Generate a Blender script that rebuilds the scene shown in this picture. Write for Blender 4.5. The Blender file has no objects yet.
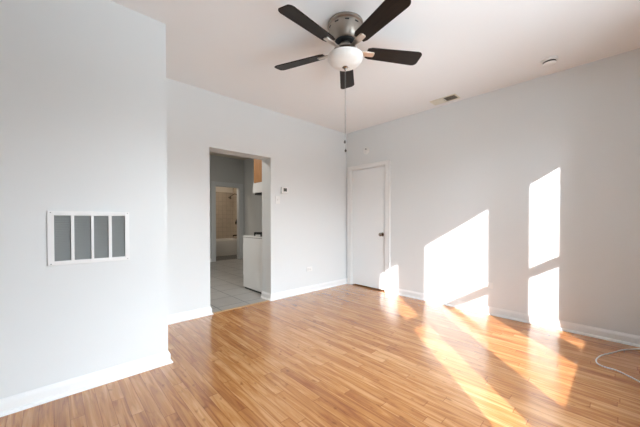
import bpy, bmesh, math
from mathutils import Vector, Matrix

# ------------------------------------------------------------------ scene
scene = bpy.context.scene
COL = scene.collection
PI = math.pi

# room key figures (metres; camera stands at x=0, y=0)
H = 2.7225          # living room ceiling
XB = 3.914          # wall with the closet door
YA = 3.469          # wall with the kitchen opening
YN = 2.524          # near wall with the grille
XN = 0.678          # its free edge
YC = -0.55          # window wall (behind the camera)
XD = -1.7           # side wall (behind the camera, left)

# camera
cd = bpy.data.cameras.new('camera')
cam = bpy.data.objects.new('camera', cd)
COL.objects.link(cam)
cd.sensor_fit = 'HORIZONTAL'
cd.sensor_width = 36.0
cd.lens = 285.766 / 640 * 36.0
cd.shift_y = (223.79 - 213.5) / 640
cd.clip_start = 0.02
cam.location = (0, 0, 1.158)
cam.rotation_mode = 'XYZ'
cam.rotation_euler = (PI/2 + math.radians(-0.768), 0, -math.radians(43.174))
scene.camera = cam

# view
vs = scene.view_settings
vs.view_transform = 'Standard'
vs.look = 'None'
vs.gamma = 1.0
vs.use_curve_mapping = False
vs.exposure = 1.26

# world: bright hazy sky above, duller ground below
SKY = 11.5
w = bpy.data.worlds.new('sky'); scene.world = w
w.use_nodes = True
nt = w.node_tree; nt.nodes.clear()
tc = nt.nodes.new('ShaderNodeTexCoord')
sp = nt.nodes.new('ShaderNodeSeparateXYZ')
rp = nt.nodes.new('ShaderNodeValToRGB')
mr = nt.nodes.new('ShaderNodeMapRange')
mr.inputs['From Min'].default_value = -1; mr.inputs['From Max'].default_value = 1
bg = nt.nodes.new('ShaderNodeBackground'); bg.inputs['Strength'].default_value = SKY
ow = nt.nodes.new('ShaderNodeOutputWorld')
nt.links.new(tc.outputs['Generated'], sp.inputs[0])
nt.links.new(sp.outputs['Z'], mr.inputs['Value'])
nt.links.new(mr.outputs[0], rp.inputs[0])
nt.links.new(rp.outputs[0], bg.inputs['Color'])
nt.links.new(bg.outputs[0], ow.inputs['Surface'])
e = rp.color_ramp.elements
e[0].position = 0.0; e[0].color = (0.38, 0.45, 0.50, 1)      # brightened ground band, added to light the ceiling
e[1].position = 1.0; e[1].color = (0.60, 0.78, 1.0, 1)
for pos, col in ((0.33, (0.38, 0.45, 0.50)), (0.40, (0.14, 0.14, 0.14)), (0.53, (0.14, 0.14, 0.14)),     # dark horizon band, shaped to dim the upper walls
                 (0.59, (0.82, 0.92, 1.0)), (0.80, (0.74, 0.87, 1.0))):
    m_ = e.new(pos); m_.color = (*col, 1)

# sun: direction of travel found from the patches on wall and floor
sl = bpy.data.lights.new('sun', 'SUN')
sl.energy = 7.5
sl.color = (1.0, 0.94, 0.92)
sl.angle = math.radians(0.6)
so = bpy.data.objects.new('sun', sl); COL.objects.link(so)
so.location = (-4, -6, 5)
so.rotation_mode = 'QUATERNION'
so.rotation_quaternion = Vector((0.95, 1.0, -0.63)).to_track_quat('-Z', 'Y')

# windows in the window wall: clear glass edges (x0, x1), sill and head
ZS, ZH = 0.553, 2.43
WINS = [(0.70, 1.02, 2.40), (1.42, 2.215, ZH), (2.59, 2.86, ZH)]
# daylight portals at the windows (they only guide sampling of the sky)
for (x0, x1, zh) in WINS:
    pl = bpy.data.lights.new('window_portal', 'AREA')
    pl.shape = 'RECTANGLE'; pl.size = (x1 - x0) + 0.24; pl.size_y = zh - ZS + 0.2
    po = bpy.data.objects.new('window_portal', pl); COL.objects.link(po)
    po.location = ((x0 + x1)/2, YC - 0.22, (ZS + zh)/2)
    po.rotation_euler = (PI/2, 0, 0)
    pl.cycles.is_portal = True

# ------------------------------------------------------------------ materials
def new_mat(name):
    m = bpy.data.materials.new(name); m.use_nodes = True
    return m, m.node_tree, m.node_tree.nodes['Principled BSDF']

def plain(name, col, rough=0.5, metal=0.0, bump=0.0, bscale=60.0, coat=0.0, spec=None):
    m, t, b = new_mat(name)
    b.inputs['Base Color'].default_value = (*col, 1)
    b.inputs['Roughness'].default_value = rough
    b.inputs['Metallic'].default_value = metal
    b.inputs['Coat Weight'].default_value = coat
    if spec is not None: b.inputs['Specular IOR Level'].default_value = spec
    n = t.nodes.new('ShaderNodeTexNoise'); n.inputs['Scale'].default_value = bscale
    n.inputs['Detail'].default_value = 3
    c = t.nodes.new('ShaderNodeTexCoord')
    t.links.new(c.outputs['Object'], n.inputs['Vector'])
    if bump:
        bp = t.nodes.new('ShaderNodeBump'); bp.inputs['Strength'].default_value = bump
        bp.inputs['Distance'].default_value = 0.002
        t.links.new(n.outputs['Fac'], bp.inputs['Height'])
        t.links.new(bp.outputs[0], b.inputs['Normal'])
    else:
        r = t.nodes.new('ShaderNodeMapRange')
        r.inputs['To Min'].default_value = max(0.02, rough - 0.03)
        r.inputs['To Max'].default_value = min(1, rough + 0.03)
        t.links.new(n.outputs['Fac'], r.inputs['Value'])
        t.links.new(r.outputs[0], b.inputs['Roughness'])
    return m

M_WALL = plain('wall_paint', (0.78, 0.80, 0.798), 0.42, bump=0.12, bscale=90, spec=0.35)
M_CEIL = plain('ceiling_paint', (0.91, 0.91, 0.905), 0.6, bump=0.1, bscale=70)
M_TRIM = plain('white_trim_paint', (0.88, 0.88, 0.87), 0.35)
M_DOOR = plain('white_door_paint', (0.90, 0.915, 0.915), 0.38)
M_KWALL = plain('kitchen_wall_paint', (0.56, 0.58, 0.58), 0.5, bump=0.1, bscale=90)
M_KWALL_LIT = plain('kitchen_wall_lit', (0.74, 0.75, 0.75), 0.5, bump=0.1, bscale=90)  # lighter copy for the right wall, its stronger light put into the colour
M_PLATE = plain('white_plastic', (0.86, 0.86, 0.84), 0.35)
M_CREAM = plain('cream_metal', (0.80, 0.76, 0.64), 0.45)
M_DARK = plain('dark_cavity', (0.03, 0.03, 0.03), 0.8)
M_BLACK = plain('black_iron', (0.015, 0.015, 0.015), 0.5)
M_LCD = plain('grey_display', (0.10, 0.11, 0.10), 0.25)
M_SLOT = plain('socket_slot', (0.05, 0.05, 0.05), 0.6)
M_KNOB = plain('aged_nickel', (0.30, 0.27, 0.24), 0.25, metal=1.0)
M_CHROME = plain('oil_bronze_fixture', (0.10, 0.09, 0.08), 0.25, metal=0.9)
M_ENAMEL = plain('white_enamel', (0.90, 0.90, 0.89), 0.25)
M_TUB = plain('tub_enamel', (0.80, 0.78, 0.74), 0.2)
M_LOUVER = plain('grey_louver_paint', (0.37, 0.385, 0.375), 0.45)
M_CORD = plain('white_cord_rubber', (0.85, 0.83, 0.80), 0.45)
M_CHAIN = plain('chain_metal', (0.30, 0.29, 0.28), 0.35, metal=0.6)
M_FOB = plain('dark_fob', (0.08, 0.06, 0.05), 0.4)
M_FILL, _t, _b = new_mat('fill_lamp_diffuser')  # glow of the added kitchen and bathroom lamps
_b.inputs['Base Color'].default_value = (0.9, 0.9, 0.88, 1)
_b.inputs['Emission Color'].default_value = (1, 0.93, 0.82, 1)
_b.inputs['Emission Strength'].default_value = 2.0

# brushed nickel
M_NICKEL, t, b = new_mat('brushed_nickel')
b.inputs['Metallic'].default_value = 1.0
b.inputs['Base Color'].default_value = (0.36, 0.32, 0.28, 1)
b.inputs['Roughness'].default_value = 0.35
b.inputs['Anisotropic'].default_value = 0.5
n = t.nodes.new('ShaderNodeTexNoise'); n.inputs['Scale'].default_value = 8
mp = t.nodes.new('ShaderNodeMapping'); mp.inputs['Scale'].default_value = (1, 1, 60)
c = t.nodes.new('ShaderNodeTexCoord')
t.links.new(c.outputs['Object'], mp.inputs['Vector']); t.links.new(mp.outputs[0], n.inputs['Vector'])
r = t.nodes.new('ShaderNodeMapRange'); r.inputs['To Min'].default_value = 0.3; r.inputs['To Max'].default_value = 0.45
t.links.new(n.outputs['Fac'], r.inputs['Value']); t.links.new(r.outputs[0], b.inputs['Roughness'])

M_ARM = plain('polished_nickel', (0.72, 0.66, 0.60), 0.35, metal=1.0)
# frosted bowl
M_BOWL, t, b = new_mat('frosted_white_glass')
b.inputs['Base Color'].default_value = (0.90, 0.87, 0.82, 1)
b.inputs['Roughness'].default_value = 0.3
b.inputs['Subsurface Weight'].default_value = 0.4
b.inputs['Subsurface Radius'].default_value = (0.03, 0.03, 0.03)
n = t.nodes.new('ShaderNodeTexNoise'); n.inputs['Scale'].default_value = 14; n.inputs['Distortion'].default_value = 2
c = t.nodes.new('ShaderNodeTexCoord'); t.links.new(c.outputs['Object'], n.inputs['Vector'])
cr = t.nodes.new('ShaderNodeValToRGB')
cr.color_ramp.elements[0].color = (0.86, 0.82, 0.76, 1); cr.color_ramp.elements[1].color = (0.93, 0.91, 0.88, 1)
t.links.new(n.outputs['Fac'], cr.inputs[0]); t.links.new(cr.outputs[0], b.inputs['Base Color'])

def wood(name, dark, light, rough, scale=(1, 14, 14), coat=0.0, axis_noise=6, spec=0.5):
    m, t, b = new_mat(name)
    c = t.nodes.new('ShaderNodeTexCoord'); mp = t.nodes.new('ShaderNodeMapping')
    mp.inputs['Scale'].default_value = scale
    n = t.nodes.new('ShaderNodeTexNoise'); n.inputs['Scale'].default_value = axis_noise
    n.inputs['Detail'].default_value = 5; n.inputs['Distortion'].default_value = 0.6
    cr = t.nodes.new('ShaderNodeValToRGB')
    cr.color_ramp.elements[0].position = 0.3; cr.color_ramp.elements[1].position = 0.7
    cr.color_ramp.elements[0].color = (*dark, 1); cr.color_ramp.elements[1].color = (*light, 1)
    t.links.new(c.outputs['Object'], mp.inputs[0]); t.links.new(mp.outputs[0], n.inputs['Vector'])
    t.links.new(n.outputs['Fac'], cr.inputs[0]); t.links.new(cr.outputs[0], b.inputs['Base Color'])
    b.inputs['Roughness'].default_value = rough; b.inputs['Coat Weight'].default_value = coat
    b.inputs['Specular IOR Level'].default_value = spec
    return m
M_BLADE = wood('espresso_blade', (0.008, 0.005, 0.004), (0.018, 0.011, 0.007), 0.42, spec=0.22)
M_OAK = wood('oak_cabinet', (0.38, 0.17, 0.06), (0.55, 0.28, 0.11), 0.45, scale=(14, 14, 1))
M_THRESH = wood('oak_threshold', (0.45, 0.27, 0.13), (0.60, 0.40, 0.22), 0.4, scale=(1, 14, 14))

# laminate strip floor: strips run along Y
M_FLOOR, t, b = new_mat('strip_laminate')
L = t.links
def nd(k, **kw):
    q = t.nodes.new(k)
    for a_, v in kw.items(): setattr(q, a_, v)
    return q
def math_(op, a, b_=None):
    q = nd('ShaderNodeMath', operation=op)
    for i, v in enumerate((a, b_)):
        if v is None: continue
        if isinstance(v, (int, float)): q.inputs[i].default_value = v
        else: L.new(v, q.inputs[i])
    return q.outputs[0]
c = nd('ShaderNodeTexCoord'); s = nd('ShaderNodeSeparateXYZ')
L.new(c.outputs['Object'], s.inputs[0])
SW = 0.067
u = math_('DIVIDE', s.outputs['X'], SW)
iu = math_('FLOOR', u)
wn = nd('ShaderNodeTexWhiteNoise', noise_dimensions='1D'); L.new(iu, wn.inputs['W'])
off = math_('MULTIPLY', wn.outputs['Value'], 7.3)
# strip length varies by row a little
ln = math_('ADD', math_('MULTIPLY', wn.outputs['Value'], 0.45), 0.75)
v = math_('DIVIDE', math_('ADD', s.outputs['Y'], off), ln)
iv = math_('FLOOR', v)
cb = nd('ShaderNodeCombineXYZ'); L.new(iu, cb.inputs[0]); L.new(iv, cb.inputs[1])
wn2 = nd('ShaderNodeTexWhiteNoise', noise_dimensions='2D'); L.new(cb.outputs[0], wn2.inputs['Vector'])
# grain
gv = nd('ShaderNodeCombineXYZ')
L.new(math_('ADD', math_('MULTIPLY', s.outputs['X'], 20), math_('MULTIPLY', wn2.outputs['Value'], 60)), gv.inputs[0])
L.new(math_('ADD', math_('MULTIPLY', s.outputs['Y'], 1.5), math_('MULTIPLY', iv, 3.7)), gv.inputs[1])
gn = nd('ShaderNodeTexNoise'); gn.inputs['Scale'].default_value = 1.5; gn.inputs['Detail'].default_value = 6
gn.inputs['Roughness'].default_value = 0.6; gn.inputs['Distortion'].default_value = 0.9
L.new(gv.outputs[0], gn.inputs['Vector'])
# knots
kn = nd('ShaderNodeTexNoise'); kn.inputs['Scale'].default_value = 1.0; kn.inputs['Detail'].default_value = 1
kv = nd('ShaderNodeCombineXYZ')
L.new(math_('ADD', math_('MULTIPLY', s.outputs['X'], 20), math_('MULTIPLY', wn2.outputs['Value'], 31)), kv.inputs[0])
L.new(math_('MULTIPLY', s.outputs['Y'], 11), kv.inputs[1]); L.new(kv.outputs[0], kn.inputs['Vector'])
kr = nd('ShaderNodeMapRange'); kr.inputs['From Min'].default_value = 0.67; kr.inputs['From Max'].default_value = 0.76
L.new(kn.outputs['Fac'], kr.inputs['Value'])
base = nd('ShaderNodeValToRGB'); el = base.color_ramp.elements
el[0].position = 0.0; el[0].color = (0.29, 0.098, 0.032, 1)
el[1].position = 1.0; el[1].color = (0.68, 0.365, 0.158, 1)
q = el.new(0.5); q.color = (0.49, 0.208, 0.064, 1)
fac = math_('ADD', math_('MULTIPLY', wn2.outputs['Value'], 0.40), math_('MULTIPLY', math_('SUBTRACT', gn.outputs['Fac'], 0.5), 2.1))
fac = math_('ADD', fac, 0.30)
L.new(fac, base.inputs[0])
mx = nd('ShaderNodeMixRGB'); mx.blend_type = 'MULTIPLY'; L.new(math_('MULTIPLY', kr.outputs[0], 0.6), mx.inputs[0])
L.new(base.outputs[0], mx.inputs[1]); mx.inputs[2].default_value = (0.42, 0.30, 0.22, 1)
# joints
fu = math_('FRACT', u); fv = math_('FRACT', v)
eu = math_('MINIMUM', fu, math_('SUBTRACT', 1, fu)); ev = math_('MINIMUM', fv, math_('SUBTRACT', 1, fv))
ju = math_('LESS_THAN', eu, 0.026); jv = math_('LESS_THAN', ev, 0.0025)
jn = math_('MULTIPLY', math_('MAXIMUM', ju, jv), 0.6)
mx2 = nd('ShaderNodeMixRGB'); mx2.blend_type = 'MULTIPLY'; L.new(jn, mx2.inputs[0])
L.new(mx.outputs[0], mx2.inputs[1]); mx2.inputs[2].default_value = (0.45, 0.30, 0.2, 1)
L.new(mx2.outputs[0], b.inputs['Base Color'])
b.inputs['Roughness'].default_value = 0.22
rr = nd('ShaderNodeMapRange'); rr.inputs['To Min'].default_value = 0.19; rr.inputs['To Max'].default_value = 0.28
L.new(gn.outputs['Fac'], rr.inputs['Value']); L.new(rr.outputs[0], b.inputs['Roughness'])
b.inputs['Specular IOR Level'].default_value = 0.4
b.inputs['Coat Weight'].default_value = 0.6; b.inputs['Coat IOR'].default_value = 1.5; b.inputs['Coat Roughness'].default_value = 0.17

def tiles(name, c1, c2, mortar, size, msz, rough, off=(0, 0, 0), rot=None, ratio=1.0, brick=0.0):
    m, t, b = new_mat(name)
    c = t.nodes.new('ShaderNodeTexCoord'); mp = t.nodes.new('ShaderNodeMapping')
    mp.inputs['Location'].default_value = off
    if rot: mp.inputs['Rotation'].default_value = rot
    br = t.nodes.new('ShaderNodeTexBrick')
    br.offset = brick; br.squash = 1
    br.inputs['Scale'].default_value = 1
    br.inputs['Brick Width'].default_value = size*ratio; br.inputs['Row Height'].default_value = size
    br.inputs['Mortar Size'].default_value = msz; br.inputs['Mortar Smooth'].default_value = 0.1
    br.inputs['Color1'].default_value = (*c1, 1); br.inputs['Color2'].default_value = (*c2, 1)
    br.inputs['Mortar'].default_value = (*mortar, 1)
    n = t.nodes.new('ShaderNodeTexNoise'); n.inputs['Scale'].default_value = 7; n.inputs['Detail'].default_value = 4
    mx = t.nodes.new('ShaderNodeMixRGB'); mx.blend_type = 'MULTIPLY'; mx.inputs[0].default_value = 0.25
    t.links.new(c.outputs['Object'], mp.inputs[0]); t.links.new(mp.outputs[0], br.inputs['Vector'])
    t.links.new(c.outputs['Object'], n.inputs['Vector'])
    t.links.new(br.outputs['Color'], mx.inputs[1]); t.links.new(n.outputs['Fac'], mx.inputs[2])
    t.links.new(mx.outputs[0], b.inputs['Base Color'])
    b.inputs['Roughness'].default_value = rough
    bp = t.nodes.new('ShaderNodeBump'); bp.invert = True; bp.inputs['Strength'].default_value = 0.4
    bp.inputs['Distance'].default_value = 0.003
    t.links.new(br.outputs['Fac'], bp.inputs['Height']); t.links.new(bp.outputs[0], b.inputs['Normal'])
    return m
M_KTILE = tiles('grey_floor_tile', (0.46, 0.445, 0.42), (0.42, 0.405, 0.385), (0.16, 0.16, 0.16), 0.406, 0.007, 0.35, off=(-1.98+0.406*3, -4.08+0.406*3, 0))
M_BTILE = tiles('bath_floor_mosaic', (0.17, 0.17, 0.17), (0.12, 0.12, 0.12), (0.08, 0.08, 0.08), 0.05, 0.004, 0.4)
M_WTILE = tiles('bath_wall_tile', (0.66, 0.57, 0.47), (0.64, 0.55, 0.45), (0.48, 0.41, 0.33), 0.15, 0.004, 0.2, rot=(PI/2, 0, 0))
M_WTILE2 = tiles('bath_side_tile', (0.66, 0.57, 0.47), (0.64, 0.55, 0.45), (0.48, 0.41, 0.33), 0.15, 0.004, 0.2, rot=(PI/2, PI/2, 0))
M_BPAINT = plain('bath_paint', (0.80, 0.74, 0.66), 0.5)

# window glass: mostly clear, a little reflection
M_GLASS, t, b = new_mat('window_glass')
t.nodes.remove(b)
tr = t.nodes.new('ShaderNodeBsdfTransparent'); gl = t.nodes.new('ShaderNodeBsdfGlossy'); gl.inputs['Roughness'].default_value = 0.02
fr = t.nodes.new('ShaderNodeFresnel'); fr.inputs['IOR'].default_value = 1.3
ms = t.nodes.new('ShaderNodeMixShader')
t.links.new(fr.outputs[0], ms.inputs[0]); t.links.new(tr.outputs[0], ms.inputs[1]); t.links.new(gl.outputs[0], ms.inputs[2])
t.links.new(ms.outputs[0], t.nodes['Material Output'].inputs['Surface'])

# ------------------------------------------------------------------ mesh helpers
def box(bm, x0, x1, y0, y1, z0, z1, bev=0.0, seg=2):
    vs_ = [bm.verts.new((x, y, z)) for z in (z0, z1) for y in (y0, y1) for x in (x0, x1)]
    fs = [bm.faces.new([vs_[i] for i in f]) for f in ((0, 2, 3, 1), (4, 5, 7, 6), (0, 1, 5, 4), (2, 6, 7, 3), (0, 4, 6, 2), (1, 3, 7, 5))]
    if bev:
        es = {e_ for f in fs for e_ in f.edges}
        bmesh.ops.bevel(bm, geom=list(es), offset=bev, segments=seg, affect='EDGES', profile=0.6)
    return vs_

def lathe(bm, prof, seg=48, origin=(0, 0, 0), mat=None):
    """prof: list of (r, z) ; closed at ends where r==0."""
    rings = []
    for (r_, z_) in prof:
        if r_ < 1e-6:
            rings.append([bm.verts.new((0, 0, z_))])
        else:
            rings.append([bm.verts.new((r_*math.cos(2*PI*k/seg), r_*math.sin(2*PI*k/seg), z_)) for k in range(seg)])
    for a, b_ in zip(rings, rings[1:]):
        for k in range(seg):
            k2 = (k+1) % seg
            if len(a) == 1 and len(b_) > 1: bm.faces.new((a[0], b_[k], b_[k2]))
            elif len(b_) == 1 and len(a) > 1: bm.faces.new((a[k], a[k2], b_[0]))
            elif len(a) > 1: bm.faces.new((a[k], a[k2], b_[k2], b_[k]))
    for rg in (rings[0], rings[-1]):
        if len(rg) > 1:
            try: bm.faces.new(rg)
            except ValueError: pass
    vv = [v_ for rg in rings for v_ in rg]
    M = Matrix.Translation(origin)
    if mat is not None: M = M @ mat
    bmesh.ops.transform(bm, matrix=M, verts=vv)
    return vv

def tube(bm, pts, rad, seg=8):
    pts = [Vector(p_) for p_ in pts]
    rings = []
    up = Vector((0, 0, 1))
    for i, p_ in enumerate(pts):
        d = (pts[min(i+1, len(pts)-1)] - pts[max(i-1, 0)]).normalized()
        ref = up if abs(d.dot(up)) < 0.95 else Vector((1, 0, 0))
        a = d.cross(ref).normalized(); b_ = a.cross(d).normalized()
        rings.append([bm.verts.new(p_ + rad*(a*math.cos(2*PI*k/seg) + b_*math.sin(2*PI*k/seg))) for k in range(seg)])
    for a, b_ in zip(rings, rings[1:]):
        for k in range(seg): bm.faces.new((a[k], a[(k+1) % seg], b_[(k+1) % seg], b_[k]))
    bm.faces.new(rings[0]); bm.faces.new(rings[-1])

def catmull(pts, n_=8):
    P = [Vector(p_) for p_ in pts]; out = []
    for i in range(len(P)-1):
        p0, p1, p2, p3 = P[max(i-1, 0)], P[i], P[i+1], P[min(i+2, len(P)-1)]
        for k in range(n_):
            t_ = k/n_
            out.append(0.5*((2*p1) + (p2-p0)*t_ + (2*p0-5*p1+4*p2-p3)*t_*t_ + (3*p1-p0-3*p2+p3)*t_**3))
    out.append(P[-1]); return out

def prism(bm, poly, lo, hi, M=None):
    """extrude polygon in XY between z lo..hi, then transform."""
    a = [bm.verts.new((x, y, lo)) for x, y in poly]; b_ = [bm.verts.new((x, y, hi)) for x, y in poly]
    bm.faces.new(a[::-1]); bm.faces.new(b_)
    for i in range(len(a)):
        j = (i+1) % len(a); bm.faces.new((a[i], a[j], b_[j], b_[i]))
    if M is not None: bmesh.ops.transform(bm, matrix=M, verts=a+b_)
    return a+b_

def obj(name, bm, mat, parent=None, smooth=False, angle=35):
    bmesh.ops.recalc_face_normals(bm, faces=bm.faces[:])
    me = bpy.data.meshes.new(name); bm.to_mesh(me); bm.free()
    me.materials.append(mat)
    if smooth:
        for p_ in me.polygons: p_.use_smooth = True
        me.set_sharp_from_angle(angle=math.radians(angle))
    o = bpy.data.objects.new(name, me); COL.objects.link(o)
    if parent: o.parent = parent
    return o

def thing(name, label, cat, loc, rot=(0, 0, 0), group=None):
    o = bpy.data.objects.new(name, None); COL.objects.link(o)
    o.empty_display_size = 0.05
    o.location = loc; o.rotation_euler = rot
    o['label'] = label; o['category'] = cat
    if group: o['group'] = group
    return o

def struct(name, bm, mat, parent=None, label=None, **kw):
    o = obj(name, bm, mat, parent, **kw)
    if parent is None: o['kind'] = 'structure'
    if label: o['label'] = label
    return o

def B(*boxes, bev=0.0):
    bm = bmesh.new()
    for b_ in boxes: box(bm, *b_, bev=bev)
    return bm

# ------------------------------------------------------------------ structure
TH = 0.235                      # thickness of the wall with the opening
YK0 = YA + TH                   # kitchen side of it
YK = 7.78                       # far kitchen wall
XK = 4.20                       # right kitchen wall
HK = 2.945                      # kitchen ceiling
OX0, OX1, OZ = 1.408, 2.288, 2.048   # opening

struct('floor', B((XD-0.1, XB+0.1, YC-0.2, YA+0.012, -0.1, 0)), M_FLOOR, label='glossy honey oak strip laminate floor')
struct('ceiling', B((XD-0.1, XB+0.1, YC-0.2, YA, H, H+0.1)), M_CEIL, label='off white painted ceiling')
# wall with the kitchen opening
struct('wall_back', B((XD-0.1, OX0, YA, YK0, -0.05, HK+0.1), (OX1, XK+0.1, YA, YK0, -0.05, HK+0.1), (OX0, OX1, YA, YK0, OZ, HK+0.1)), M_WALL,
       label='light grey wall with the kitchen opening')
# wall with the closet door : hole for the door
DY0, DY1, DZ = 2.630, 3.350, 2.045
struct('wall_right', B((XB, XB+0.14, YC-0.2, DY0, -0.05, H+0.05), (XB, XB+0.14, DY1, YA, -0.05, H+0.05), (XB, XB+0.14, DY0, DY1, DZ, H+0.05), (XB+0.10, XB+0.14, DY0, DY1, -0.05, DZ)), M_WALL,
       label='light grey wall with the white door and sun patches')
# near closet block with the grille
gx0, gx1, gz0, gz1 = -0.005, 0.405, 0.878, 1.200   # duct hole
struct('wall_left', B((XD, gx0, YN, YN+0.12, -0.05, H+0.05), (gx1, XN, YN, YN+0.12, -0.05, H+0.05),
                      (gx0, gx1, YN, YN+0.12, -0.05, gz0), (gx0, gx1, YN, YN+0.12, gz1, H+0.05),
                      (XN-0.12, XN, YN+0.12, YA, -0.05, H+0.05)), M_WALL, label='light grey near wall with the return air grille')
# behind the camera
struct('wall_side', B((XD-0.12, XD, YC-0.2, YN+0.12, -0.05, H+0.05)), M_WALL)
segs = []
xe = XD-0.1
for (x0, x1, zh) in WINS:
    segs.append((xe, x0-0.12, YC-0.2, YC, -0.05, H+0.05))
    segs.append((x0-0.12, x1+0.12, YC-0.2, YC, -0.05, ZS-0.075))
    segs.append((x0-0.12, x1+0.12, YC-0.2, YC, zh+0.09, H+0.05))
    xe = x1+0.12
segs.append((xe, XB+0.1, YC-0.2, YC, -0.05, H+0.05))
struct('wall_front', B(*segs), M_WALL)
for i, (x0, x1, zh) in enumerate(WINS):
    y0, y1 = -0.665, -0.635
    xa, xb = x0-0.12, x1+0.12
    za, zb = ZS-0.075, zh+0.09
    f = struct('window_%d' % (i+1), B((xa, x0, y0, y1, za, zb), (x1, xb, y0, y1, za, zb), (x0, x1, y0, y1, zh, zb), (x0, x1, y0, y1, za, ZS)), M_TRIM)
    obj('sash_rail', B((x0, x1, y0, y1, 1.375, 1.475)), M_TRIM, f)
    obj('window_pane', B((x0, x1, -0.652, -0.648, ZS, 1.375), (x0, x1, -0.652, -0.648, 1.475, zh)), M_GLASS, f)
    obj('window_casing', B((xa-0.08, xa, YC, YC+0.018, za-0.08, zb+0.08), (xb, xb+0.08, YC, YC+0.018, za-0.08, zb+0.08), (xa, xb, YC, YC+0.018, zb, zb+0.08), (xa, xb, YC, YC+0.018, za-0.08, za)), M_TRIM, f)

# kitchen shell
struct('floor_kitchen', B((0.4, XK+0.1, YA+0.012, YK+0.12, -0.1, 0)), M_KTILE, label='grey square tile kitchen floor')
struct('ceiling_kitchen', B((0.4, XK+0.1, YK0, YK+0.12, HK, HK+0.1)), plain('kitchen_ceiling_warm_lit', (0.84, 0.75, 0.64), 0.5))  # tan tint puts warm bounced light into the ceiling colour
BX0, BX1, BZ = 3.312, 4.032, 2.118
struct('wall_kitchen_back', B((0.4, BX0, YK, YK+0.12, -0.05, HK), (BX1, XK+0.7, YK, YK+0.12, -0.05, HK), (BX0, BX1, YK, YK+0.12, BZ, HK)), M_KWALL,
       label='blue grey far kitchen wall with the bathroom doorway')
struct('wall_kitchen_right', B((XK, XK+0.12, YK0, YK, -0.05, HK)), M_KWALL_LIT)
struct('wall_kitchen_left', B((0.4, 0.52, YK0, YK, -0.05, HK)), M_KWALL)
# bathroom shell
YB, XBR = 9.62, 4.74
struct('floor_bathroom', B((2.9, XBR+0.1, YK+0.12, YB+0.1, -0.1, 0)), M_BTILE)
struct('ceiling_bathroom', B((2.9, XBR+0.1, YK+0.12, YB+0.1, HK, HK+0.1)), M_BPAINT)
struct('wall_bathroom_back', B((2.9, XBR+0.1, YB, YB+0.1, 0, 2.13)), M_WTILE, label='beige tiled wall behind the bathtub')
struct('wall_bathroom_upper', B((2.9, XBR+0.1, YB, YB+0.1, 2.13, HK)), M_BPAINT)
struct('wall_bathroom_right', B((XBR, XBR+0.1, YK+0.12, YB, 0, HK)), M_WTILE2)
struct('wall_bathroom_left', B((2.9, 3.0, YK+0.12, YB, 0, HK)), M_BPAINT)

# baseboards with a stepped profile
PROF = [(0, 0), (0.030, 0), (0.029, 0.008), (0.024, 0.016), (0.015, 0.021), (0.014, 0.068), (0.011, 0.078), (0.006, 0.088), (0.004, 0.095), (0, 0.095)]
def skirting(bm, p0, p1, nrm, m0=0, m1=0):
    """m0 / m1 = 1: mitred round an outer corner at that end."""
    p0 = Vector((*p0, 0)); p1 = Vector((*p1, 0)); nrm = Vector((*nrm, 0)); dr_ = (p1 - p0).normalized()
    a = [bm.verts.new(p0 + nrm*d - dr_*d*m0 + Vector((0, 0, z_))) for d, z_ in PROF]
    b_ = [bm.verts.new(p1 + nrm*d + dr_*d*m1 + Vector((0, 0, z_))) for d, z_ in PROF]
    bm.faces.new(a); bm.faces.new(b_)
    for i in range(len(a)):
        j = (i+1) % len(a); bm.faces.new((a[i], a[j], b_[j], b_[i]))
def skirt(name, runs, label=None):
    bm = bmesh.new()
    for r_ in runs: skirting(bm, *r_)
    return struct(name, bm, M_TRIM, label=label)
skirt('baseboard_left', [((XD, YN), (XN, YN), (0, -1), 0, 1), ((XN, YN), (XN, YA), (1, 0), 1, 0)], 'white baseboard of the near wall')
skirt('baseboard_back', [((XN, YA), (OX0, YA), (0, -1), 0, 1), ((OX0, YA), (OX0, YK0), (1, 0), 1, 0), ((OX1, YA), (OX1, YK0), (-1, 0), 1, 0), ((OX1, YA), (XB, YA), (0, -1), 1, 0)], 'white baseboard either side of the kitchen opening')
skirt('baseboard_right', [((XB, YC), (XB, 2.541), (-1, 0)), ((XB, 3.424), (XB, YA), (-1, 0))], 'white baseboard of the wall with the door')
skirt('baseboard_front', [((XD, YC), (XB, YC), (0, 1))])
skirt('baseboard_kitchen', [((0.52, YK), (3.19, YK), (0, -1))])
# threshold strip between laminate and tile
bm = bmesh.new(); box(bm, OX0+0.017, OX1-0.017, YA-0.012, YA+0.03, 0.0, 0.006, bev=0.002)
struct('trim_1', bm, M_THRESH, label='thin oak threshold strip in the kitchen opening')

# closet door with casing
cas = bmesh.new()
yo0, yo1, zo = 2.541, 3.424, 2.108
for (y0, y1, z0, z1) in ((yo0, 2.632, 0, zo), (3.348, yo1, 0, zo), (2.632, 3.348, 2.043, zo)):
    box(cas, XB-0.016, XB, y0, y1, z0, z1, bev=0.003)
for (y0, y1, z0, z1) in ((yo0, yo0+0.018, 0, zo), (yo1-0.018, yo1, 0, zo), (yo0, yo1, zo-0.018, zo)):
    box(cas, XB-0.022, XB-0.014, y0, y1, z0, z1, bev=0.002)
dc = struct('trim_2', cas, M_TRIM, label='white casing around the closet door')
struct('trim_3', B((XB-0.002, XB+0.09, 2.630, 2.643, 0, 2.045), (XB-0.002, XB+0.09, 3.337, 3.350, 0, 2.045), (XB-0.002, XB+0.09, 2.643, 3.337, 2.032, 2.045), (XB+0.050, XB+0.062, 2.643, 2.655, 0, 2.032), (XB+0.050, XB+0.062, 3.325, 3.337, 0, 2.032), (XB+0.050, XB+0.062, 2.655, 3.325, 2.02, 2.032)), M_TRIM, label='white inner jamb of the closet door')
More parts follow.
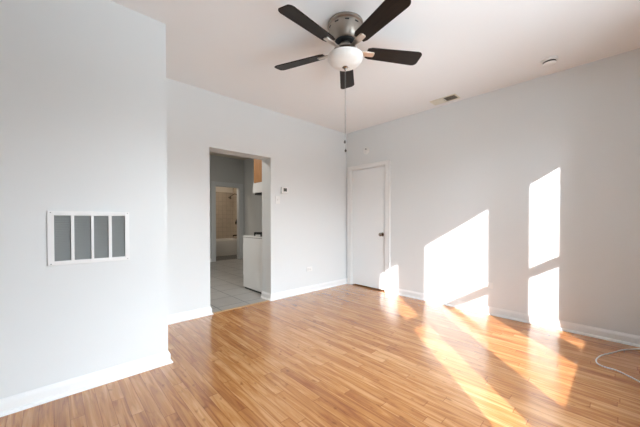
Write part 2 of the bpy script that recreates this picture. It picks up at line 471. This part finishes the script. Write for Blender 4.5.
bm = bmesh.new(); box(bm, XB+0.012, XB+0.047, 2.6465, 3.3335, 0.022, 2.0285, bev=0.0015)
door = struct('door_1', bm, M_DOOR, label='flat white closet door')
bm = bmesh.new()
lathe(bm, [(0, 0), (0.031, 0), (0.033, 0.004), (0.030, 0.010), (0.013, 0.013), (0.011, 0.03), (0.016, 0.036), (0.027, 0.045), (0.030, 0.056), (0.026, 0.067), (0.014, 0.074), (0, 0.076)], 32,
      origin=(XB+0.012, 2.70, 0.922), mat=Matrix.Rotation(-PI/2, 4, 'Y'))
obj('door_knob', bm, M_KNOB, door, smooth=True)['label'] = 'round aged metal knob'
for z_ in (0.25, 1.05, 1.8):
    bm = bmesh.new(); tube(bm, [(XB+0.006, 3.335, z_-0.045), (XB+0.006, 3.335, z_+0.045)], 0.006)
    obj('hinge', bm, M_TRIM, door, smooth=True)

# bathroom doorway casing
cas = bmesh.new()
for (x0, x1, z0, z1) in ((3.190, BX0, 0, 2.225), (BX1, 4.160, 0, 2.225), (BX0, BX1, BZ, 2.225)):
    box(cas, x0, x1, YK-0.02, YK, z0, z1, bev=0.004)
box(cas, BX0, BX0+0.015, YK, YK+0.12, 0, BZ); box(cas, BX1-0.015, BX1, YK, YK+0.12, 0, BZ); box(cas, BX0, BX1, YK, YK+0.12, BZ-0.015, BZ)
struct('trim_4', cas, plain('grey_casing_paint', (0.66, 0.69, 0.71), 0.4), label='grey white casing around the bathroom doorway')

# ------------------------------------------------------------------ ceiling fan
FX, FY = 1.722, 1.540
fan = thing('ceiling_fan', 'flush mounted ceiling fan with five dark blades, nickel housing and frosted light bowl', 'ceiling fan', (FX, FY, H))
bm = bmesh.new()
lathe(bm, [(0, 0), (0.138, 0), (0.142, -0.006), (0.142, -0.022), (0.136, -0.028), (0.132, -0.030), (0.131, -0.040), (0.127, -0.070), (0.118, -0.098), (0.106, -0.122), (0.094, -0.140), (0.088, -0.144), (0, -0.144)], 64)
hs = obj('motor_housing', bm, M_NICKEL, fan, smooth=True, angle=40)
bm = bmesh.new(); lathe(bm, [(0, -0.143), (0.084, -0.143), (0.076, -0.152), (0.050, -0.157), (0, -0.157)], 40); obj('motor_underside', bm, M_BLACK, hs, smooth=True)
for k in range(10):   # vent slots round the housing
    a = 2*PI*k/10 + 0.2
    bm = bmesh.new(); box(bm, 0.124, 0.1325, -0.016, 0.016, -0.052, -0.043, bev=0.002)
    bmesh.ops.transform(bm, matrix=Matrix.Rotation(a, 4, 'Z'), verts=bm.verts[:])
    obj('vent_slot', bm, M_DARK, hs)
bm = bmesh.new()
lathe(bm, [(0, -0.150), (0.040, -0.150), (0.040, -0.196), (0.044, -0.200), (0.044, -0.206), (0, -0.206)], 40)
obj('rotor_neck', bm, M_NICKEL, fan, smooth=True)
bm = bmesh.new()
lathe(bm, [(0, -0.203), (0.088, -0.203), (0.092, -0.207), (0.092, -0.217), (0.085, -0.221), (0.060, -0.228), (0.058, -0.246), (0.100, -0.250), (0.126, -0.253), (0.131, -0.257), (0.131, -0.266), (0, -0.266)], 56)
obj('light_fitter', bm, M_NICKEL, fan, smooth=True)
bm = bmesh.new()
prof = [(0, -0.262), (0.126, -0.262)]
for k in range(0, 15):
    a = k/14*PI/2
    prof.append((0.141*math.cos(a)**0.8 if a < PI/2-1e-6 else 0, -0.262 - 0.082*math.sin(a)))
lathe(bm, prof, 64)
bowl = obj('glass_bowl', bm, M_BOWL, fan, smooth=True, angle=60)
bm = bmesh.new()
lathe(bm, [(0, -0.338), (0.022, -0.341), (0.024, -0.347), (0.017, -0.352), (0.009, -0.356), (0.011, -0.361), (0.007, -0.368), (0, -0.370)], 24)
obj('finial', bm, M_KNOB, bowl, smooth=True)

def blade_outline():
    r0, r1 = 0.165, 0.650
    w0, w1 = 0.056, 0.071
    pts = [(r0+0.012, -w0+0.010), (r0+0.045, -w0-0.002)]
    pts += [(r1-0.045, -w1)]
    for k in range(1, 7):
        a = -PI/2 + k*PI/14
        pts.append((r1-0.045+0.040*math.cos(a), -w1+0.036+0.036*math.sin(a)))
    for x, y in list(pts)[::-1]: pts.append((x, -y))
    return pts
PH = 3.208
BZL = -0.213
for k in range(5):
    a = PH - k*2*PI/5
    M = Matrix.Rotation(a, 4, 'Z') @ Matrix.Translation((0, 0, BZL)) @ Matrix.Rotation(math.radians(-13), 4, "X")
    bm = bmesh.new(); prism(bm, blade_outline(), -0.003, 0.004)
    bmesh.ops.bevel(bm, geom=[e_ for e_ in bm.edges if abs(e_.verts[0].co.z-e_.verts[1].co.z) < 1e-6], offset=0.0015, segments=1, affect='EDGES')
    bl = obj('blade', bm, M_BLADE, fan)
    bl.matrix_local = M
    # arm: from rotor to blade, with a rounded clamp plate below the blade
    bm = bmesh.new()
    prism(bm, [(0.075, -0.016), (0.13, -0.013), (0.16, -0.022), (0.172, -0.026), (0.232, -0.024), (0.240, -0.018), (0.242, 0), (0.240, 0.018), (0.232, 0.024), (0.172, 0.026), (0.16, 0.022), (0.13, 0.013), (0.075, 0.016)], -0.012, -0.003)
    bmesh.ops.bevel(bm, geom=[e_ for e_ in bm.edges if abs(e_.verts[0].co.z-e_.verts[1].co.z) < 1e-6], offset=0.003, segments=2, affect='EDGES')
    ar = obj('blade_arm', bm, M_ARM, bl, smooth=True)
def chain(name_x, y, ztop, zbot):
    bm = bmesh.new()
    tube(bm, [(name_x, y, ztop), (name_x, y, zbot)], 0.0013, 6)
    n_ = int((ztop - zbot)/0.02)
    ch = obj('pull_chain', bm, M_CHAIN, fan, smooth=True)
    bm = bmesh.new()
    lathe(bm, [(0, 0.016), (0.003, 0.014), (0.004, 0.009), (0.008, 0.003), (0.009, -0.005), (0.006, -0.012), (0, -0.014)], 20, origin=(name_x, y, zbot))
    obj('chain_fob', bm, M_FOB, ch, smooth=True)
chain(-0.001, 0.002, -0.37, 1.785-H)
chain(0.002, -0.003, -0.37, 1.715-H)

# ------------------------------------------------------------------ ceiling register and smoke detector
reg = thing('ceiling_vent', 'small rectangular two-way vent register in the ceiling near the right wall', 'vent', (3.735, 1.615, H))
hx, hy = 0.085, 0.165
bm = bmesh.new()
for bb in ((-hx, hx, -hy, -hy+0.018), (-hx, hx, hy-0.018, hy), (-hx, -hx+0.018, -hy+0.018, hy-0.018), (hx-0.018, hx, -hy+0.018, hy-0.018), (-hx+0.018, hx-0.018, -0.006, 0.006)):
    box(bm, *bb, -0.008, 0, bev=0.002)
obj('frame', bm, M_CREAM, reg)
bm = B((-hx+0.01, hx-0.01, -hy+0.01, hy-0.01, -0.0025, -0.0005))
obj('duct_shade', bm, M_DARK, reg)  # dark sheet stands in for the shade inside the duct
for sgn in (-1, 1):
    bm = bmesh.new()
    for k in range(9):
        yc_ = sgn*(0.018 + k*0.0155)
        vv = box(bm, -hx+0.018, hx-0.018, -0.0075, 0.0075, -0.0005, 0.0005)
        bmesh.ops.transform(bm, matrix=Matrix.Translation((0, yc_, -0.008)) @ Matrix.Rotation(-sgn*math.radians(38), 4, 'X'), verts=vv)
    lo = obj('louver_bank', bm, M_CREAM, reg)

sm = thing('smoke_detector', 'round white smoke detector on the ceiling above the right wall', 'smoke detector', (3.560, 0.518, H))
bm = bmesh.new(); lathe(bm, [(0, 0), (0.068, 0), (0.068, -0.018), (0.064, -0.021), (0, -0.021)], 40)
obj('base', bm, M_PLATE, sm, smooth=True)
bm = bmesh.new(); lathe(bm, [(0, -0.021), (0.052, -0.021), (0.052, -0.036), (0, -0.036)], 40)
obj('vent_gap', bm, M_DARK, sm, smooth=True)
bm = bmesh.new(); lathe(bm, [(0, -0.034), (0.054, -0.034), (0.056, -0.038), (0.050, -0.049), (0.035, -0.053), (0, -0.054)], 40)
obj('cover', bm, M_PLATE, sm, smooth=True)

# ------------------------------------------------------------------ return air grille on the near wall
gr = thing('air_grille', 'white framed return air grille with four grey louvred panels on the near wall', 'vent', (0.2, YN, 1.04))
X0, X1, Z0, Z1 = -0.222, 0.219, -0.1765, 0.1765
px = [(0.010, 0.092), (0.109, 0.197), (0.212, 0.294), (0.313, 0.392)]
px = [(a-0.2, b_-0.2) for a, b_ in px]
zt, zb_ = 0.147, -0.150
bm = bmesh.new()
T = 0.011
box(bm, X0, px[0][0], -T, 0, Z0, Z1, bev=0.002); box(bm, px[3][1], X1, -T, 0, Z0, Z1, bev=0.002)
box(bm, px[0][0], px[3][1], -T, 0, zt, Z1, bev=0.002); box(bm, px[0][0], px[3][1], -T, 0, Z0, zb_, bev=0.002)
obj('frame', bm, M_TRIM, gr)
for i in range(3):
    bm = B((px[i][1], px[i+1][0], -T+0.001, 0, zb_, zt), bev=0.0015)
    obj('divider', bm, M_TRIM, gr)
for a, b_ in px:
    bm = bmesh.new()
    n_ = 26
    for k in range(n_):
        zc = zb_ + (k+0.5)*(zt-zb_)/n_
        vv = box(bm, a-0.001, b_+0.001, -0.0075, 0.0075, -0.0006, 0.0006)
        bmesh.ops.transform(bm, matrix=Matrix.Translation((0, 0.002, zc)) @ Matrix.Rotation(math.radians(42), 4, 'X'), verts=vv)
    obj('louver_panel', bm, M_LOUVER, gr)
obj('duct_box', B((X0+0.03, X1-0.02, 0.10, 0.11, Z0+0.02, Z1-0.02)), M_DARK, gr)
for sx in (X0+0.016, X1-0.012):
    for sz in (Z0+0.01, Z1-0.01):
        bm = bmesh.new(); lathe(bm, [(0, 0), (0.0035, 0), (0.002, 0.0015), (0, 0.002)], 12, origin=(sx, -T, sz), mat=Matrix.Rotation(PI/2, 4, 'X'))
        obj('screw', bm, M_LOUVER, gr, smooth=True)

# ------------------------------------------------------------------ wall devices
th = thing('thermostat', 'small white thermostat with a dark display on the wall right of the opening', 'thermostat', (2.522, YA, 1.598))
obj('body', B((-0.060, 0.060, -0.026, 0, -0.044, 0.044), bev=0.004), M_PLATE, th)
obj('display', B((-0.026, 0.034, -0.0275, -0.024, -0.018, 0.030), bev=0.001), M_LCD, th)
obj('button', B((-0.012, 0.018, -0.028, -0.024, -0.034, -0.026), bev=0.001), M_PLATE, th)

sw = thing('light_switch', 'white light switch plate on the wall just below the thermostat', 'light switch', (2.405, YA, 1.450))
obj('plate', B((-0.036, 0.036, -0.005, 0, -0.058, 0.058), bev=0.0025), M_PLATE, sw)
obj('toggle', B((-0.006, 0.006, -0.013, -0.004, -0.012, 0.012), bev=0.002), M_PLATE, sw)

def outlet(label, loc, rz):
    o = thing('wall_outlet', label, 'outlet', loc, (0, 0, rz), 'wall outlets')
    obj('plate', B((-0.058, 0.058, -0.005, 0, -0.036, 0.036), bev=0.0025), M_PLATE, o)
    for s_ in (-1, 1):
        sk = obj('socket', B((s_*0.020-0.014, s_*0.020+0.014, -0.008, -0.004, -0.017, 0.017), bev=0.003), M_PLATE, o)
        obj('slot', B((s_*0.020-0.006, s_*0.020+0.003, -0.0085, -0.0078, 0.005, 0.007), (s_*0.020-0.006, s_*0.020+0.003, -0.0085, -0.0078, -0.007, -0.005)), M_SLOT, sk)
    return o
outlet('white wall outlet set sideways low on the wall between kitchen opening and corner', (3.02, YA, 0.365), 0)
outlet('white wall outlet set sideways at the right edge of the wide sun patch', (XB, 1.150, 0.352), -PI/2)

ws = thing('wall_sensor', 'small round white sensor on the wall above the closet door', 'sensor', (XB, 3.015, 2.335), (0, -PI/2, 0))
bm = bmesh.new(); lathe(bm, [(0, 0), (0.062, 0), (0.062, 0.008), (0.055, 0.013), (0, 0.013)], 36); obj('base', bm, M_PLATE, ws, smooth=True)
bm = bmesh.new(); lathe(bm, [(0, 0.012), (0.022, 0.012), (0.020, 0.026), (0.010, 0.034), (0, 0.035)], 24); obj('nub', bm, M_PLATE, ws, smooth=True)
bm = bmesh.new(); lathe(bm, [(0, 0.012), (0.010, 0.012), (0.010, 0.030), (0, 0.030)], 16, origin=(0.022, 0, 0)); obj('lens', bm, M_SLOT, ws, smooth=True)

# ------------------------------------------------------------------ white cord on the floor
cp = [(3.905, -0.20), (3.825, -0.105), (3.745, -0.044), (3.67, 0.004), (3.533, 0.064), (3.424, 0.115), (3.331, 0.141), (3.248, 0.149), (3.181, 0.135), (3.150, 0.094),
      (3.150, 0.045), (3.126, 0.002), (3.08, -0.048), (3.03, -0.10), (2.95, -0.2), (2.9, -0.34)]
bm = bmesh.new(); tube(bm, catmull([(x, y, 0.0055) for x, y in cp], 6), 0.005, 8)
cord = obj('floor_cord', bm, M_CORD, smooth=True)
cord['label'] = 'thin white cord looping across the wood floor at the right'; cord['category'] = 'cord'

# ------------------------------------------------------------------ kitchen things
SX = 2.372
st = thing('kitchen_stove', 'white stove seen from its side just inside the kitchen opening', 'stove', (SX, YK0, 0))
sw_, y0, y1 = 0.76, 0.05, 0.735
obj('body', B((0, sw_, y0, y1, 0.026, 0.865), bev=0.006), M_ENAMEL, st)
obj('toe_kick', B((0.012, sw_-0.012, y0+0.01, y1-0.03, 0, 0.027)), M_BLACK, st)
obj('cooktop', B((-0.004, sw_+0.004, y0, y1+0.012, 0.870, 0.892), bev=0.005), M_ENAMEL, st)
obj('side_seam', B((0.003, sw_-0.003, y0+0.004, y1, 0.864, 0.871)), M_SLOT, st)
obj('backguard', B((0, sw_, 0.005, y0+0.03, 0.86, 0.98), bev=0.006), M_ENAMEL, st)
dr = obj('oven_door', B((0.01, sw_-0.01, y1, y1+0.03, 0.22, 0.76), bev=0.006), M_ENAMEL, st)
bm = bmesh.new(); tube(bm, [(0.08, y1+0.03, 0.72), (0.08, y1+0.06, 0.72), (sw_-0.08, y1+0.06, 0.72), (sw_-0.08, y1+0.03, 0.72)], 0.009)
obj('door_handle', bm, M_ENAMEL, dr, smooth=True)
for cx_ in (0.19, 0.57):
    for cy_ in (0.20, 0.41):
        bm = bmesh.new()
        for q_ in range(3):
            d_ = -0.09 + q_*0.09
            box(bm, cx_+d_-0.009, cx_+d_+0.009, cy_-0.10, cy_+0.10, 0.920, 0.955, bev=0.002)
            box(bm, cx_-0.11, cx_+0.11, cy_+d_-0.009, cy_+d_+0.009, 0.920, 0.955, bev=0.002)
        for sx_ in (-0.1, 0.1):
            for sy_ in (-0.1, 0.1): box(bm, cx_+sx_-0.009, cx_+sx_+0.009, cy_+sy_-0.009, cy_+sy_+0.009, 0.891, 0.953)
        lathe(bm, [(0, 0.891), (0.045, 0.891), (0.045, 0.908), (0.03, 0.912), (0, 0.912)], 24, origin=(cx_, cy_, 0))
        obj('burner_grate', bm, M_BLACK, st)
for k in range(5):
    bm = bmesh.new(); lathe(bm, [(0, 0), (0.02, 0), (0.018, 0.022), (0, 0.022)], 20, origin=(0.10+k*0.14, y1, 0.815), mat=Matrix.Rotation(-PI/2, 4, 'X'))
    obj('control_knob', bm, M_BLACK, st, smooth=True)

hd = thing('range_hood', 'white range hood under the wooden cabinet above the stove', 'range hood', (SX, YK0, 1.59))
bm = bmesh.new()
vv = box(bm, 0, 0.76, 0, 0.42, 0.0, 0.158)
for v_ in vv:
    if v_.co.y > 0.4 and v_.co.z > 0.1: v_.co.y = 0.40
bmesh.ops.bevel(bm, geom=bm.edges[:], offset=0.005, segments=2, affect='EDGES')
obj('hood_shell', bm, M_ENAMEL, hd)
obj('underside_filter', B((0.03, 0.73, 0.03, 0.40, -0.028, 0.002), bev=0.003), M_SLOT, hd)
cb_ = thing('wall_cabinet', 'oak wall cabinet above the range hood inside the kitchen', 'cabinet', (SX, YK0, 1.75))
obj('carcass', B((0, 0.76, 0, 0.375, 0, 0.62), bev=0.003), M_OAK, cb_)
for x0 in (0.01, 0.385):
    d_ = obj('cabinet_door', B((x0, x0+0.365, 0.376, 0.396, 0.01, 0.61), bev=0.004), M_OAK, cb_)
    bm = bmesh.new(); lathe(bm, [(0, 0), (0.008, 0), (0.014, 0.018), (0, 0.022)], 16, origin=(x0+(0.33 if x0 < 0.2 else 0.035), 0.396, 0.06), mat=Matrix.Rotation(-PI/2, 4, 'X'))
    obj('knob', bm, M_KNOB, d_, smooth=True)

# bathroom: tub with plumbing
tb = thing('bathtub', 'white alcove bathtub seen through the far bathroom doorway', 'bathtub', (3.003, 8.867, 0))
bm = bmesh.new()
Lx, Ly = XBR-3.006, YB-8.87
def ring(ins, z_, rad=0.1, n_=6):
    pts = []
    for (cx_, cy_, a0) in ((Lx-ins-rad, Ly-ins-rad, 0), (ins+rad, Ly-ins-rad, PI/2), (ins+rad, ins+rad, PI), (Lx-ins-rad, ins+rad, 3*PI/2)):
        for k in range(n_+1):
            a = a0 + k/n_*PI/2
            pts.append(bm.verts.new((cx_+rad*math.cos(a), cy_+rad*math.sin(a), z_)))
    return pts
rs = [ring(0.0, 0.0, 0.01), ring(0.0, 0.46, 0.01), ring(0.0, 0.50, 0.02), ring(0.008, 0.512, 0.02), ring(0.06, 0.512, 0.1), ring(0.075, 0.50, 0.1), ring(0.12, 0.16, 0.12), ring(0.18, 0.12, 0.12)]
for a, b_ in zip(rs, rs[1:]):
    for k in range(len(a)): bm.faces.new((a[k], a[(k+1) % len(a)], b_[(k+1) % len(a)], b_[k]))
bm.faces.new(rs[0]); bm.faces.new(rs[-1])
obj('tub_basin', bm, M_TUB, tb, smooth=True)
obj('apron_panel', B((0.08, Lx-0.08, -0.008, 0.0, 0.08, 0.40), bev=0.004), M_TUB, tb)

def pt(im_x, y_, z_): return (im_x, y_, z_)
shy = 9.30
sh = thing('bath_shower', 'dark shower head on a bent arm high on the tiled bathroom wall', 'shower head', (XBR, shy, 2.05))
bm = bmesh.new(); tube(bm, catmull([(0, 0, 0), (-0.08, 0, 0.01), (-0.16, 0, -0.02), (-0.22, 0, -0.07)], 5), 0.012); obj('arm', bm, M_CHROME, sh, smooth=True)
bm = bmesh.new(); lathe(bm, [(0, 0.03), (0.014, 0.03), (0.02, 0.0), (0.052, -0.045), (0.052, -0.058), (0, -0.058)], 24, origin=(-0.245, 0, -0.09), mat=Matrix.Rotation(math.radians(30), 4, 'Y')); obj('spray_head', bm, M_CHROME, sh, smooth=True)
bm = bmesh.new(); lathe(bm, [(0, 0), (0.035, 0), (0.03, 0.012), (0, 0.014)], 24, mat=Matrix.Rotation(-PI/2, 4, 'Y')); obj('flange', bm, M_CHROME, sh, smooth=True)
fv_ = thing('shower_valve', 'dark round shower valve on the tiled wall above the tub spout', 'valve', (XBR, shy, 1.09))
bm = bmesh.new(); lathe(bm, [(0, 0), (0.10, 0), (0.095, 0.008), (0.03, 0.012), (0.028, 0.05), (0, 0.052)], 28, mat=Matrix.Rotation(-PI/2, 4, 'Y')); obj('valve_plate', bm, M_CHROME, fv_, smooth=True)
obj('lever', B((-0.07, -0.05, -0.012, 0.012, -0.09, 0.01), bev=0.004), M_CHROME, fv_)
ts = thing('tub_spout', 'dark tub spout on the tiled wall just above the bathtub', 'spout', (XBR, shy, 0.62))
bm = bmesh.new(); tube(bm, [(0, 0, 0), (-0.12, 0, 0), (-0.15, 0, -0.012), (-0.155, 0, -0.035)], 0.024, 14); obj('spout_body', bm, M_CHROME, ts, smooth=True)

# added unseen lamps that brighten the kitchen and the bathroom
def make_fill_lamp(label, loc, power, col):
    o = thing('fill_lamp', label, 'lamp', loc, group='added ceiling lamps')
    bm = bmesh.new(); lathe(bm, [(0, 0), (0.15, 0), (0.15, -0.02), (0, -0.02)], 32); obj('fill_lamp_base', bm, M_TRIM, o, smooth=True)
    bm = bmesh.new(); lathe(bm, [(0, -0.02), (0.14, -0.02), (0.12, -0.06), (0.06, -0.085), (0, -0.09)], 32); obj('fill_lamp_diffuser', bm, M_FILL, o, smooth=True)
    l_ = bpy.data.lights.new('fill_lamp_light', 'AREA'); l_.shape = 'DISK'; l_.size = 0.28; l_.energy = power; l_.color = col
    lo_ = bpy.data.objects.new('fill_lamp_light', l_); COL.objects.link(lo_); lo_.location = (loc[0], loc[1], loc[2]-0.10)
make_fill_lamp('added unseen ceiling lamp that brightens the kitchen', (1.5, 5.0, HK), 13, (1.0, 0.94, 0.86))
make_fill_lamp('added unseen ceiling lamp that brightens the bathroom', (3.5, 8.45, HK), 4, (1.0, 0.88, 0.74))
